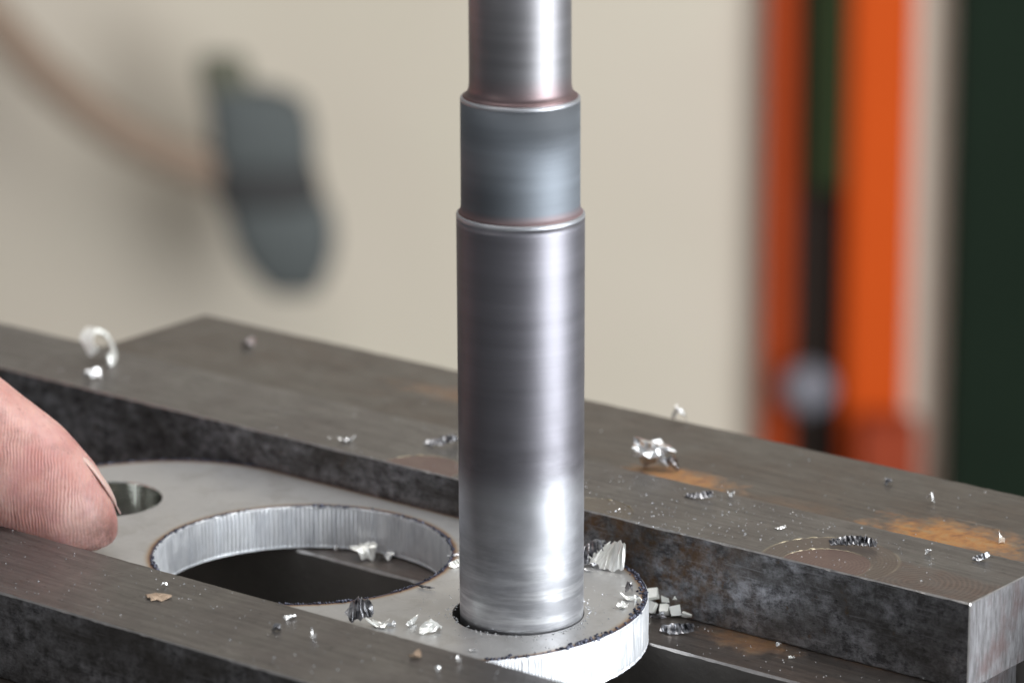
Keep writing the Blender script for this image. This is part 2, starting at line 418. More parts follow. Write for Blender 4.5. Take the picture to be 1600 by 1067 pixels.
def plate():
    V = []; F = []; I = []
    loops = [(loop_stadium(), .0045, 1), (loop_circle(PX, PY, 2.48, 800), .019, 1), (loop_circle(-9.3, .1, .98, 96), 0, 2), (loop_circle(-.035, -.045, 1.045, 96), 0, 3)]  # last loop, fresh cutter hole: shade of the gap put into its dark colour
    tops = []; bots = []
    for li, (L, rib, mi) in enumerate(loops):
        rows = [(0, -.012), (-.014, 0), (-.09, 0), (-.2, .002), (-.36, .004), (-.52, .002), (-.66, 0), (-PT + .05, -.004), (-PT + .012, .008), (-PT, -.012)]
        base = len(V); n = len(L)
        for z, offs in rows:
            for k, (x, y, nx, ny) in enumerate(L):
                w = 0
                if rib and z < -.01:
                    w = rib * (1 if k % 4 < 2 else -1) * (.6 + .6 * noise.noise(Vector((k * .09, z * 3, li)))) + (.004 if li else .010) * noise.noise(Vector((k * .22, z * 2.2, li * 9)))
                    w *= min(1, -z * 14)
                elif rib: w = .010 * noise.noise(Vector((k * .5, 0, li)))
                V.append((x + nx * (offs + w), y + ny * (offs + w), z))
        m = len(rows)
        for r in range(m - 1):
            for k in range(n):
                a = base + r * n + k; b = base + r * n + (k + 1) % n
                F.append((a, b, b + n, a + n)); I.append(mi)
        tops.append([base + k for k in range(n)]); bots.append([base + (m - 1) * n + k for k in range(n)])
    bm = bmesh.new(); vs = [bm.verts.new(v) for v in V]
    for f, i in zip(F, I):
        ff = bm.faces.new([vs[k] for k in f]); ff.material_index = i
    for grp in (tops, bots):
        es = []
        for lp in grp:
            for k in range(len(lp)):
                a, b = vs[lp[k]], vs[lp[(k + 1) % len(lp)]]
                es.append(bm.edges.get((a, b)) or bm.edges.new((a, b)))
        r = bmesh.ops.triangle_fill(bm, use_beauty=True, use_dissolve=False, edges=es, normal=(0, 0, 1))
        for q in r['geom']:
            if isinstance(q, bmesh.types.BMFace): q.material_index = 0
    bmesh.ops.recalc_face_normals(bm, faces=bm.faces)
    me = bpy.data.meshes.new('link_plate'); bm.to_mesh(me); bm.free()
    for mm in (M_pt, M_cut, M_bore, M_dark): me.materials.append(mm)
    o = bpy.data.objects.new('link_plate', me); COL.objects.link(o); return o
pl = plate()
tag(pl, 'thick round-ended steel plate with a large flame-cut hole and two small bored holes', 'steel plate')
# beads of dross along the cut rims
rnd = random.Random(3)
def bead(V, F, c, r, rn):
    b = len(V)
    for z, s in ((-.6, .8), (.35, .9), (.95, .3)):
        for k in range(6):
            a = PI / 3 * k + z; q = s * r * rn.uniform(.7, 1.3)
            V.append((c[0] + q * math.cos(a), c[1] + q * math.sin(a), c[2] + z * r * .8))
    for l in range(2):
        for k in range(6): F.append((b + l * 6 + k, b + l * 6 + (k + 1) % 6, b + l * 6 + 6 + (k + 1) % 6, b + l * 6 + 6 + k))
    F.append(tuple(b + 12 + k for k in range(6)))
V = []; F = []
ang = 0
while ang < 360:
    ang += rnd.uniform(.35, 1.5)
    dens = noise.noise(Vector((ang * .045, 3, 1)))
    if dens > -.12 or rnd.random() < .25:
        r = rnd.uniform(.010, .032) * (1.0 + 1.6 * max(0, dens)); q = 2.485 + abs(rnd.gauss(0, .02))
        bead(V, F, (PX + q * math.cos(R(ang)), PY + q * math.sin(R(ang)), .004), r, rnd)
for a0, a1 in ((-100, 72),):
    ang = a0
    while ang < a1:
        ang += rnd.uniform(.3, 1.0)
        dens = noise.noise(Vector((ang * .06, 9, 1)))
        if dens > -.2 or rnd.random() < .3:
            r = rnd.uniform(.012, .036) * (1.1 + 1.3 * max(0, dens)); q = 3.12 - abs(rnd.gauss(0, .06))
            bead(V, F, (PX + 3.27 + q * math.cos(R(ang)), PY + q * math.sin(R(ang)), .004), r, rnd)
k = 0
while k < 260:
    k += 1; x = rnd.uniform(-8.5, -1.2); r = rnd.uniform(.012, .035)
    if noise.noise(Vector((x * 1.5, 2, 2))) > -.2: bead(V, F, (x, PY + 3.11 - rnd.uniform(0, .03), .006), r, rnd)
for k in range(150):
    a = R(rnd.uniform(95, 200)); bead(V, F, (PX - 3.27 + 3.12 * math.cos(a), PY + 3.12 * math.sin(a), .004), rnd.uniform(.01, .028), rnd)
g = G('dross'); M_dross = g.set(color=g.mix(g.ramp(g.noise(6, 5, .7), [(.4, 0), (.6, 1)]), (.018, .02, .035), (.13, .14, .19)), rough=.35, metal=.6)
o = link('dross_beads', V, F, M_dross, pl, smooth=True); o['kind'] = 'stuff'
# scratches of swarf-rubbed grime on the plate: a few thin slivers lying on it come with the chips below

# ------------------------------------------------------------------ the rotating tool
tool = empty('drill_tool', (0, 0, -1.4))
def lathe(name, prof, mat, n=160, wob=None, parent=None):
    V = []; F = []
    for (r, z) in prof:
        for k in range(n):
            a = 2 * PI * k / n; rr = r + (wob(a, z) if wob else 0)
            V.append((rr * math.cos(a), rr * math.sin(a), z + 1.4))
    m = len(prof)
    for i in range(m - 1):
        for k in range(n): a = i * n + k; b = i * n + (k + 1) % n; F.append((a, b, b + n, a + n))
    F.append(tuple(range(n))); F.append(tuple(range(m * n - 1, (m - 1) * n - 1, -1)))
    o = link(name, V, F, mat, parent, smooth=True)
    for p in o.data.polygons:
        if len(p.vertices) > 4: p.use_smooth = False
    return fixn(o)
Z1 = 6.59; Z2 = 8.42                       # heights of the two shoulders
M_shank = turned('turned_shank', (.21, .205, .215), .39, .10, [(Z2 + 1.4 + .02, Z2 + 1.4 + .42, (.20, .12, .12), .75)])
M_collar = turned('turned_collar', (.155, .170, .19), .54, .10, [(Z1 + 1.4, Z1 + 1.4 + .16, (.22, .12, .11), .7)])
M_body = turned('turned_cutter', (.185, .18, .20), .40, .10, body=True)
M_rim = turned('polished_rim', (.42, .43, .46), .38, .1)
def pv(lst): return lst
lathe('shank', [(.60, Z2 - .1), (.895, Z2 + .003), (.86, Z2 + .03), (.82, Z2 + .07), (.798, Z2 + .13), (.789, Z2 + .22), (.788, Z2 + .4), (.788, 16)], M_shank, parent=tool)
lathe('collar', [(.70, Z1 - .05), (.970, Z1 + .003), (.948, Z1 + .025), (.934, Z1 + .06), (.928, Z1 + .12), (.927, Z1 + .3), (.927, Z2 - .06)], M_collar, parent=tool)
lathe('collar_rim', [(.927, Z2 - .062), (.929, Z2 - .045), (.925, Z2 - .02), (.905, Z2), (.70, Z2 + .004)], M_rim, parent=tool)
lathe('cutter_rim', [(1.0, Z1 - .072), (1.003, Z1 - .05), (.998, Z1 - .02), (.975, Z1), (.70, Z1 + .004)], M_rim, parent=tool)
def fl(a, z):
    t = max(0, min(1, (2.0 - z) / .4)) * 0
    e = max(0, min(1, (4.6 - z) / 1.5))
    return e * .004 * noise.noise(Vector((math.cos(a) * 3, math.sin(a) * 3, z * 3.1)))
prof = [(.5, -1.35), (.94, -1.32), (.985, -1.25)] + [(.985, -1.2 + .1 * k) for k in range(11)] + [(.987 + .013 * (k / 62), -.1 + (Z1 - .072 + .1) * k / 62) for k in range(63)]
lathe('cutter_body', prof, M_body, wob=fl, parent=tool)
# cutting teeth at the foot, inside the hole
V = []; F = []
for k in range(6):
    V = []; F = []
    a = k * PI / 3 + .3; ca, sa = math.cos(a), math.sin(a)
    b = 0
    for (rr, t, z) in ((.75, -.09, 0), (1.0, -.09, 0), (1.0, .09, 0), (.75, .09, 0), (.8, -.03, -.28), (1.02, -.03, -.28), (1.02, .02, -.28), (.8, .02, -.28)):
        V.append((rr * ca - t * sa, rr * sa + t * ca, z + .1))
    F += [tuple(b + i for i in f) for f in ((0, 1, 2, 3), (4, 5, 6, 7), (0, 1, 5, 4), (1, 2, 6, 5), (2, 3, 7, 6), (3, 0, 4, 7))]
    fixn(link('cutting_tooth', V, F, M_rim, tool))
tag(tool, 'stepped round steel cutter standing upright in the right hand hole of the plate', 'cutting tool')

# ------------------------------------------------------------------ chips
g = G('bright_chip'); n_ = g.noise(6, 5, .7)
g.bump(g.noise(22, 4), .4, .01); M_chip = g.set(color=g.mix(n_, (.66, .66, .66), (.93, .93, .93)), rough=.26, metal=.85)
g = G('pale_chip'); g.bump(g.noise(18, 4), .5, .01); M_pale = g.set(color=g.mix(g.noise(9), (.88, .88, .84), (.97, .97, .93)), rough=.32, metal=.55)
g = G('white_chip'); g.bump(g.noise(18, 4), .4, .01); M_white = g.set(color=(.93, .93, .88), rough=.4, metal=.15)
g = G('dark_chip'); g.bump(g.noise(18, 4), .6, .01); M_dchip = g.set(color=g.mix(g.ramp(g.noise(8, 5), [(.4, 0), (.6, 1)]), (.10, .10, .11), (.55, .55, .57)), rough=.3, metal=.9)
g = G('brown_flake'); g.bump(g.noise(18, 4), .5, .01); M_brown = g.set(color=g.mix(g.noise(5), (.34, .24, .17), (.50, .38, .28)), rough=.5, metal=.3)
g = G('glass_like_speck'); M_spk = g.set(color=(.93, .94, .95), rough=.22, metal=.85)

def ribbon(rn, L, w, curl, lift, seg=14, saw=.25, th=.012, taper=.4):
    th *= .55; seg = int(seg * 1.5)
    """a sheared chip: a strip that bends, with a saw-toothed back and ragged sides"""
    V = []; F = []; a = rn.uniform(0, 6.28); p = Vector((0, 0, 0)); tilt = rn.uniform(-.5, .5)
    P = []
    for k in range(seg + 1):
        t = k / seg
        P.append((p.copy(), a)); a += curl / seg * rn.uniform(.7, 1.3)
        p = p + Vector((math.cos(a), math.sin(a), lift * math.sin(PI * t) * rn.uniform(.6, 1.4))) * (L / seg)
    c = sum((q for q, _ in P), Vector()) / len(P)
    for k, (q, a) in enumerate(P):
        t = k / seg; q = q - c
        ww = w * (1 - taper * abs(2 * t - 1) ** 2) * rn.uniform(.75, 1.15) * .5
        s = saw * w * (1 if k % 2 else -1) * .28 * rn.uniform(.1, 1.6)
        nn = Vector((-math.sin(a), math.cos(a), 0)); up = Vector((0, 0, 1))
        d = nn * math.cos(tilt + t * .8) + up * math.sin(tilt + t * .8)
        up2 = up * math.cos(tilt + t * .8) - nn * math.sin(tilt + t * .8)
        for e, o_ in ((1, 0), (.1, s), (-1, 0)):
            V.append(q + d * ww * e + up2 * (o_ + th)); V.append(q + d * ww * e + up2 * (o_ - th))
    for k in range(seg):
        b = k * 6
        F += [(b, b + 2, b + 8, b + 6), (b + 2, b + 4, b + 10, b + 8), (b + 1, b + 7, b + 9, b + 3), (b + 3, b + 9, b + 11, b + 5), (b, b + 6, b + 7, b + 1), (b + 4, b + 5, b + 11, b + 10)]
    F += [(0, 1, 3, 2), (2, 3, 5, 4)]; b = seg * 6; F += [(b, b + 2, b + 3, b + 1), (b + 2, b + 4, b + 5, b + 3)]
    ch = P[-1][0] - P[0][0]
    if curl < 4 and ch.length > 1e-3: mm_ = Matrix.Rotation(-math.atan2(ch.y, ch.x), 3, 'Z'); V = [mm_ @ v for v in V]
    return V, F
def flake(rn, L, w, h, n=9, th=.006):
    """a torn scrap of swarf: a thin ragged sheet, bent and creased"""
    V = []; F = []; n = n + 7
    bend = rn.uniform(.6, 1.3) * h * rn.choice((-1, 1, 1)); tw = rn.uniform(-.8, .8) * h; ca = rn.uniform(0, 3.14); fr = rn.uniform(2, 4); ph = rn.uniform(0, 6)
    def Z(x, y):
        u = x * math.cos(ca) + y * math.sin(ca)
        return bend * (1 - u * u * 1.6) + tw * x * y * 2 + .22 * h * math.sin(fr * 3 * u + ph)
    rad = [rn.uniform(.55, 1.0) for k in range(n)]
    m = 3 * n + 1
    for s in (th, -th):
        for q in (1, .68, .34):
            for k in range(n):
                a = 2 * PI * k / n; x = q * rad[k] * math.cos(a); y = q * rad[k] * math.sin(a)
                V.append(Vector((L / 2 * x, w / 2 * y, Z(x, y) + rn.uniform(-.1, .1) * h * (s > 0) + s)))
        V.append(Vector((0, 0, Z(0, 0) + s)))
    for k in range(m): V[m + k].z = V[k].z - 2 * th
    for k in range(n):
        j = (k + 1) % n
        for r0 in (0, n): F += [(r0 + k, r0 + j, r0 + n + j, r0 + n + k), (m + r0 + k, m + r0 + n + k, m + r0 + n + j, m + r0 + j)]
        F += [(2 * n + k, 2 * n + j, 3 * n), (m + 2 * n + j, m + 2 * n + k, m + 3 * n), (k, m + k, m + j, j)]
    return V, F
def blocks(rn, L, w, h, rows=2, cols=5):
    """a chip broken into small blocky cells that still hang together"""
    V = []; F = []
    for r in range(rows):
        for c in range(cols):
            if rn.random() < .12: continue
            cx = (c - (cols - 1) / 2) * L / cols + rn.uniform(-.02, .02) * L; cy = (r - (rows - 1) / 2) * w / rows; cz = h * .5 + rn.uniform(-.25, .25) * h + r * h * .3
            sx, sy, sz = L / cols * .5 * rn.uniform(.72, .98), w / rows * .5 * rn.uniform(.78, .98), h * rn.uniform(.35, .55)
            Mx = Matrix.Rotation(rn.uniform(-.6, .6), 3, 'X') @ Matrix.Rotation(rn.uniform(-.5, .5), 3, 'Y') @ Matrix.Rotation(rn.uniform(-.4, .4), 3, 'Z')
            b = len(V)
            for z in (-1, 1):
                for (x, y) in ((-1, -1), (1, -1), (1, 1), (-1, 1)): V.append(Mx @ Vector((x * sx * rn.uniform(.75, 1), y * sy * rn.uniform(.75, 1), z * sz)) + Vector((cx, cy, cz)))
            F += [tuple(b + i for i in f) for f in ((3, 2, 1, 0), (4, 5, 6, 7), (0, 1, 5, 4), (1, 2, 6, 5), (2, 3, 7, 6), (3, 0, 4, 7))]
    return V, F
ZR = -.7761; AZ = math.atan2(CR.y, CR.x)
def place(name, V, F, mat, px, py, z, rot, label, group=None, tilt=(0, 0), cat='metal chip'):
    p = at(px, py, z)
    Mr = Matrix.Rotation(AZ + rot, 3, 'Z') @ Matrix.Rotation(tilt[0], 3, 'X') @ Matrix.Rotation(tilt[1], 3, 'Y')
    V = [Mr @ Vector(v) for v in V]; zm = min(v.z for v in V)
    V = [v - Vector((0, 0, zm)) for v in V]
    o = link(name, V, F, mat); o.location = (p.x, p.y, z + .001)
    tag(o, label, cat, group); return o
rn = random.Random(11)
c_ = place
GB, GF = 'chips on the rear bar', 'chips on the front bar'
# name, shape, material, px, py, plane, heading, label
# a curled ring of swarf far along the rear bar
V, F = ribbon(random.Random(2), 1.7, .28, 5.0, .0, 26, .12, .05, .3)
c_('metal_chip', V, F, M_pale, 158, 568, ZB, 1.2, 'bright ring-shaped curl of swarf at the far end of the rear bar', tilt=(.9, -.1))
V, F = flake(random.Random(5), .42, .26, .14); c_('metal_chip', V, F, M_chip, 145, 592, ZB, .5, 'small bright scrap lying below the curled ring of swarf', GB)
V, F = flake(random.Random(6), .34, .22, .10); c_('metal_chip', V, F, M_chip, 387, 541, ZJ, 0, 'small blurred bright chip alone at the far left end of the rear jaw')
V, F = flake(random.Random(7), .40, .18, .10); c_('metal_chip', V, F, M_chip, 541, 690, ZB, .1, 'flat silvery chip on the rear bar above the left side of the big hole', GB)
V, F = ribbon(random.Random(8), .62, .17, 1.2, .3, 10, .4, .014); c_('metal_chip', V, F, M_dchip, 688, 697, ZB, -.3, 'dark curled chip on the rear bar just left of the cutter', GB)
V, F = flake(random.Random(9), .26, .16, .10); c_('metal_chip', V, F, M_chip, 708, 694, ZB, .2, 'small pale chip touching the dark curled one beside the cutter', GB)
V, F = flake(random.Random(10), .36, .26, .20, 11); c_('metal_chip', V, F, M_chip, 1060, 662, ZJ, 0, 'very bright white chip on the back edge of the rear jaw', tilt=(.3, 0))
V, F = flake(random.Random(12), .95, .55, .34, 12); c_('metal_chip', V, F, M_chip, 1012, 728, ZJ, .1, 'large crumpled silvery chip standing beside the orange rust on the rear jaw', tilt=(1.1, .1))
V, F = flake(random.Random(13), .36, .22, .14); c_('metal_chip', V, F, M_dchip, 1047, 735, ZJ, -.5, 'small dark folded chip at the foot of the large crumpled one on the rust', tilt=(.7, 0))
V, F = ribbon(random.Random(14), .50, .15, .7, .2, 9, .6, .012); c_('metal_chip', V, F, M_dchip, 1092, 778, ZB, -.4, 'jagged grey chip in the middle of the rear bar, right of the cutter', GB)
V, F = flake(random.Random(15), .17, .12, .10); c_('metal_chip', V, F, M_chip, 1142, 777, ZB, .1, 'small bright arched chip right of the jagged grey one on the rear bar', GB, (.4, 0))
V, F = ribbon(random.Random(16), .20, .07, 1.6, .2, 7, .4, .01); c_('metal_chip', V, F, M_chip, 1219, 826, ZB, 0, 'small bright curved chip left of the double round scar on the rear bar', GB)
V, F = ribbon(random.Random(17), .80, .17, -1.0, .12, 14, .6, .016); c_('metal_chip', V, F, M_dchip, 1334, 853, ZB, -.22, 'long dark arched chip lying on the rim of the double round scar', GB, (.3, .05))
V, F = flake(random.Random(18), .13, .10, .06); c_('metal_chip', V, F, M_chip, 1450, 866, ZB, .1, 'tiny bright chip between the round scar and the right end of the rear bar', GB)
V, F = ribbon(random.Random(19), .30, .10, .6, .35, 7, .5, .012); c_('metal_chip', V, F, M_dchip, 1533, 875, ZB, .35, 'two-winged grey chip near the right end of the rear bar', GB, (.3, 0))
V, F = flake(random.Random(20), .17, .12, .10); c_('metal_chip', V, F, M_chip, 1453, 787, ZJ, 0, 'small blurred chip on the rear jaw above the yellow rust patch', 'chips on the rear jaw')
V, F = flake(random.Random(21), .16, .10, .08); c_('metal_chip', V, F, M_dchip, 1388, 757, ZJ, 0, 'faint grey chip on the rear jaw, up and left of the yellow rust patch', 'chips on the rear jaw')
V, F = flake(random.Random(22), .12, .09, .08); c_('metal_chip', V, F, M_pale, 1565, 849, ZJ, 0, 'tiny pinkish chip at the right end of the yellow rust patch', 'chips on the rear jaw')
# on the ledge right of the plate
V, F = blocks(random.Random(23), .86, .46, .12, 2, 4); c_('metal_chip', V, F, M_white, 1050, 958, ZR, -.35, 'white chip broken into blocky cells, against the rear bar beside the plate end', tilt=(.95, 0))
V, F = blocks(random.Random(24), .30, .30, .16, 2, 2); c_('metal_chip', V, F, M_chip, 1018, 945, ZR, -.2, 'grey cluster of cells between the plate end and the white blocky chip', tilt=(.5, 0))
V, F = ribbon(random.Random(25), .55, .20, .5, .12, 9, .6, .014); c_('metal_chip', V, F, M_dchip, 1058, 990, ZR, -.15, 'dark glinting twisted chip on the ledge below the white blocky chip', tilt=(.2, 0))
V, F = flake(random.Random(26), .3, .12, .06); c_('metal_chip', V, F, M_dchip, 1028, 966, ZR, -.25, 'thin dark sliver on the ledge close to the plate end', 'slivers on the ledge')
V, F = flake(random.Random(27), .12, .07, .04); c_('metal_chip', V, F, M_chip, 1217, 1011, ZR, 0, 'small bright chip on the ledge, left one of two under the round scar', 'slivers on the ledge')
V, F = flake(random.Random(28), .14, .08, .04); c_('metal_chip', V, F, M_pale, 1236, 1029, ZR, 0, 'small pale chip on the ledge, right one of two under the round scar', 'slivers on the ledge')
V, F = flake(random.Random(29), .20, .06, .05); c_('metal_chip', V, F, M_chip, 1439, 1060, ZR, 0, 'thin bright sliver standing upright on the ledge near the bar end', tilt=(1.4, 1.3))
# in the big hole, on the ledge
V, F = flake(random.Random(30), .60, .46, .13, 11); c_('metal_chip', V, F, M_pale, 572, 872, ZR, -.1, 'bright crumpled chip on the ledge seen through the big hole', tilt=(.35, 0))
V, F = flake(random.Random(31), .38, .22, .10); c_('metal_chip', V, F, M_chip, 603, 873, ZR, -.1, 'duller flat chip behind the bright crumpled one in the big hole')
V, F = flake(random.Random(32), .08, .07, .06); c_('metal_chip', V, F, M_chip, 526, 861, ZR, 0, 'tiny bright speck left of the crumpled chip in the big hole')
# on the plate
V, F = ribbon(random.Random(33), .62, .52, .6, .35, 12, .25, .012, .15); c_('metal_chip', V, F, M_pale, 952, 888, 0, -.75, 'yellowish white fanned chip on the plate right of the cutter', tilt=(.5, .2))
V, F = ribbon(random.Random(34), .45, .40, 1.5, .6, 9, .5, .012); c_('metal_chip', V, F, M_dchip, 928, 882, 0, .6, 'grey translucent looking curl wedged between cutter and yellowish chip', tilt=(.9, 0))
V, F = flake(random.Random(35), .20, .06, .03); c_('metal_chip', V, F, M_chip, 919, 893, 0, -.4, 'thin bright needle at the right foot of the cutter')
V, F = flake(random.Random(36), .34, .13, .07); c_('metal_chip', V, F, M_pale, 982, 938, 0, -.6, 'bright flat chip at the right rim of the plate', tilt=(.3, 0))
V, F = flake(random.Random(37), .22, .18, .06); c_('metal_chip', V, F, M_pale, 973, 950, 0, .1, 'pale squarish chip inside the right rim of the plate')
V, F = flake(random.Random(38), .18, .18, .18, 5); c_('metal_chip', V, F, M_dchip, 983, 924, 0, .1, 'dark pyramid-like crumb near the right rim of the plate', tilt=(.7, 0))
V, F = flake(random.Random(39), .16, .10, .08); c_('metal_chip', V, F, M_pale, 996, 947, 0, .1, 'small white chip on the very rim of the plate beside the ledge')
V, F = ribbon(random.Random(40), .50, .40, .6, .4, 8, .25, .014); c_('metal_chip', V, F, M_dchip, 562, 973, .02, -.5, 'dark domed chip tucked against the front bar', tilt=(.6, 0))
V, F = flake(random.Random(41), .46, .26, .08); c_('metal_chip', V, F, M_pale, 592, 979, 0, -.4, 'pale flat chip right of the dark domed one by the front bar', tilt=(.15, 0))
V, F = flake(random.Random(42), .20, .10, .05); c_('metal_chip', V, F, M_chip, 612, 979, 0, .6, 'small glinting chip at the right end of the pale flat chip')
V, F = ribbon(random.Random(43), .34, .10, .5, .3, 8, .3, .01); c_('metal_chip', V, F, M_pale, 645, 975, 0, 1.2, 'upright white sliver on the plate between dark chip and cutter', tilt=(.9, 0))
V, F = flake(random.Random(44), .55, .32, .12); c_('metal_chip', V, F, M_pale, 672, 985, 0, .8, 'broad whitish flake on the plate left of the cutter', tilt=(.5, 0))
V, F = ribbon(random.Random(45), .30, .12, .8, .4, 8, .5, .01); c_('metal_chip', V, F, M_pale, 714, 885, 0, .7, 'white chip squeezed against the left foot of the cutter', tilt=(.6, 0))
V, F = ribbon(random.Random(46), .42, .06, .5, .2, 8, .3, .008); c_('metal_chip', V, F, M_dchip, 718, 867, 0, .5, 'thin dark sliver between the big hole and the cutter', tilt=(.2, 0))
V, F = flake(random.Random(47), .40, .03, .03); c_('metal_chip', V, F, M_dchip, 665, 920, 0, -.5, 'hair-thin dark sliver at the edge of the big hole')
V, F = flake(random.Random(48), .18, .06, .03); c_('metal_chip', V, F, M_chip, 738, 1018, 0, 0, 'thin bright sliver on the plate under the cutter', )
# on the front bar
V, F = flake(random.Random(49), .50, .42, .04, 9); c_('metal_flake', V, F, M_brown, 247, 934, ZB, -.1, 'ragged tan flake in the middle of the front bar', tilt=(.05, 0), cat='flake')
V, F = flake(random.Random(50), .14, .07, .05); c_('metal_chip', V, F, M_chip, 257, 916, ZB, 0, 'small pale chip just above the tan flake', GF)
V, F = flake(random.Random(51), .26, .08, .05); c_('metal_chip', V, F, M_chip, 453, 967, ZB, .5, 'slanting silvery chip on the front bar below the big hole', GF)
V, F = flake(random.Random(52), .20, .10, .05); c_('metal_chip', V, F, M_dchip, 432, 985, ZB, .1, 'dull grey chip below the slanting silvery one', GF)
V, F = flake(random.Random(53), .10, .09, .07); c_('metal_chip', V, F, M_chip, 490, 999, ZB, 0, 'round glinting chip on the front bar right of the dull grey one', GF)
V, F = flake(random.Random(54), .26, .14, .05); c_('metal_flake', V, F, M_brown, 650, 1027, ZB, .3, 'small tan flake on the front bar below the whitish flake', cat='flake')
V, F = flake(random.Random(55), .09, .09, .07); c_('metal_chip', V, F, M_chip, 717, 1037, ZB, 0, 'brightest round speck on the front bar, left of the white plate edge', GF)
V, F = flake(random.Random(56), .10, .08, .06); c_('metal_chip', V, F, M_chip, 683, 1049, ZB, 0, 'dim round speck left of the brightest one on the front bar', GF)
V, F = flake(random.Random(57), .28, .20, .20, 7); c_('metal_chip', V, F, M_pale, 110, 1064, ZR, 0, 'yellowish bright chip in front of the front bar at the bottom edge', tilt=(.5, 0))

# the dust of filings no one could count
V = []; F = []
def speck(p, s, rn):
    b = len(V)
    for d in ((1, 0, 0), (-.5, .8, 0), (-.5, -.8, 0), (.1, .1, 1)):
        V.append((p.x + d[0] * s * rn.uniform(.6, 1.3), p.y + d[1] * s * rn.uniform(.6, 1.3), p.z + d[2] * s * rn.uniform(.5, 1.2)))
    F.extend([(b, b + 1, b + 3), (b + 1, b + 2, b + 3), (b + 2, b, b + 3)])
rs = random.Random(21)
for k in range(420): speck(Vector((rs.triangular(-6, 6.3, 1.5), rs.uniform(3.18, 5.2), ZB)), rs.uniform(.007, .018) * (1.7 if rs.random() < .08 else 1), rs)
for k in range(50): speck(Vector((rs.uniform(-14, -6), rs.uniform(3.18, 5.2), ZB)), rs.uniform(.01, .02), rs)
for k in range(280): speck(Vector((rs.uniform(-10, 4), rs.uniform(-5.6, -3.5), ZB)), rs.uniform(.007, .017) * (1.7 if rs.random() < .12 else 1), rs)
for k in range(60): speck(Vector((rs.uniform(-9, 6), rs.uniform(5.5, 8.3), ZJ)), rs.uniform(.01, .02), rs)
for k in range(70): speck(Vector((rs.uniform(-3, 6), rs.uniform(1.9, 3.0), ZR)), rs.uniform(.008, .018), rs)
for k in range(150):
    a = rs.uniform(0, 2 * PI); q = rs.uniform(1.08, 1.75); speck(Vector((q * math.cos(a), q * math.sin(a), .001)), rs.uniform(.006, .018), rs)
for k in range(170):
    a = rs.uniform(0, 2 * PI); q = 1.06 + abs(rs.gauss(0, .07)); speck(Vector((q * math.cos(a), q * math.sin(a), .001)), rs.uniform(.008, .026), rs)
for k in range(30): speck(Vector((rs.uniform(-8.4, -7.4), rs.uniform(-2.5, 2.5), .001)), rs.uniform(.008, .014), rs)
for k in range(90): speck(Vector((rs.uniform(-6, 3), 3.1 + rs.uniform(-.0, .012), ZB + rs.uniform(-.01, .005))), rs.uniform(.008, .016), rs)
tag(link('metal_filings', V, F, M_spk), 'fine glinting metal filings strewn over bars, jaw and plate', 'filings', kind='stuff')

# ------------------------------------------------------------------ the hand: thumb in view, palm and fingers outside the frame
tip = at(145, 825, .50); D0 = (tip - CAM).dot(H)
def tp(px, py, dd): return far(px, py, D0 + dd)
st = [  # centre in the photograph, depth behind the tip, half width (px)
    (-360, 446, 2.35, 70), (-325, 474, 2.2, 108), (-240, 545, 1.7, 112), (-160, 603, 1.3, 104), (-85, 657, .95, 100), (-20, 705, .6, 99), (40, 748, .35, 95), (80, 776, .18, 85), (112, 798, .06, 73), (138, 817, 0, 55), (157, 831, 0, 39), (171, 841, 0, 24), (178, 847, 0, 12)]
PXC = 89.0
V = []; F = []; n = 48
ctr = [tp(a, b, c) for a, b, c, w in st]
for k, (a, b, c, w) in enumerate(st):
    p0 = ctr[max(0, k - 1)]; p1 = ctr[min(len(st) - 1, k + 1)]
    ax = (p1 - p0).normalized(); dp = CF.copy(); up = ax.cross(dp).normalized()
    if up.z < 0: up = -up
    dp = up.cross(ax).normalized()
    if dp.dot(CF) < 0: dp = -dp
    for j in range(n):
        t = 2 * PI * j / n; ct, stt = math.cos(t), math.sin(t)
        e = .92
        x = math.copysign(abs(ct) ** e, ct); y = math.copysign(abs(stt) ** e, stt)
        V.append(ctr[k] + up * (w / PXC) * x + dp * (w / PXC) * .88 * y)
for k in range(len(st) - 1):
    for j in range(n): a = k * n + j; b = k * n + (j + 1) % n; F.append((a, b, b + n, a + n))
F.append(tuple(range(n))); F.append(tuple(range(len(st) * n - 1, (len(st) - 1) * n - 1, -1)))
M_skin = skin_mat()
me = bpy.data.meshes.new('thumb'); me.from_pydata([tuple(v) for v in V], [], F); me.update()
# rest of the hand, grown from a skeleton of joints
base = ctr[0]
L_ = -HR; U_ = Vector((0, 0, 1))
def J(a, b, c): return base + L_ * a + U_ * b + H * c
nodes = [(ctr[1], 1.2), (J(2.2, 1.6, .6), 1.62), (J(4.4, 2.6, 1.4), 1.95), (J(7, 4.0, 2.6), 2.3), (J(9.6, 5.6, 3.4), 2.2), (J(13, 7.6, 4.4), 2.4)]
edges = [(i, i + 1) for i in range(len(nodes) - 1)]
def finger(root, off0, ln, r0):
    global nodes, edges
    b0 = len(nodes); p = base + off0
    nodes.append((p, r0 * 1.12)); edges.append((root, b0))
    d = Vector((0, 0, 0)) + HR * .75 + H * .55 + U_ * .12
    for k, (s, droop) in enumerate(((.42, .25), (.32, .9), (.26, .9))):
        d = (d - U_ * droop).normalized(); p = p + d * ln * s
        nodes.append((p, r0 * (1 - .12 * (k + 1)))); edges.append((b0 + k, b0 + k + 1))
KB = L_ * 5.2 + U_ * 5.6 + H * 4.2
for k, (ln, r0) in enumerate(((6.6, .85), (7.4, .88), (6.9, .84), (5.4, .74))):
    finger(3, KB + H * (1.3 + 1.9 * k) + L_ * (.5 * k) - U_ * (.15 * k * k), ln, r0)
hm = bpy.data.meshes.new('hand_skeleton'); hm.from_pydata([tuple(p) for p, _ in nodes], edges, []); hm.update()
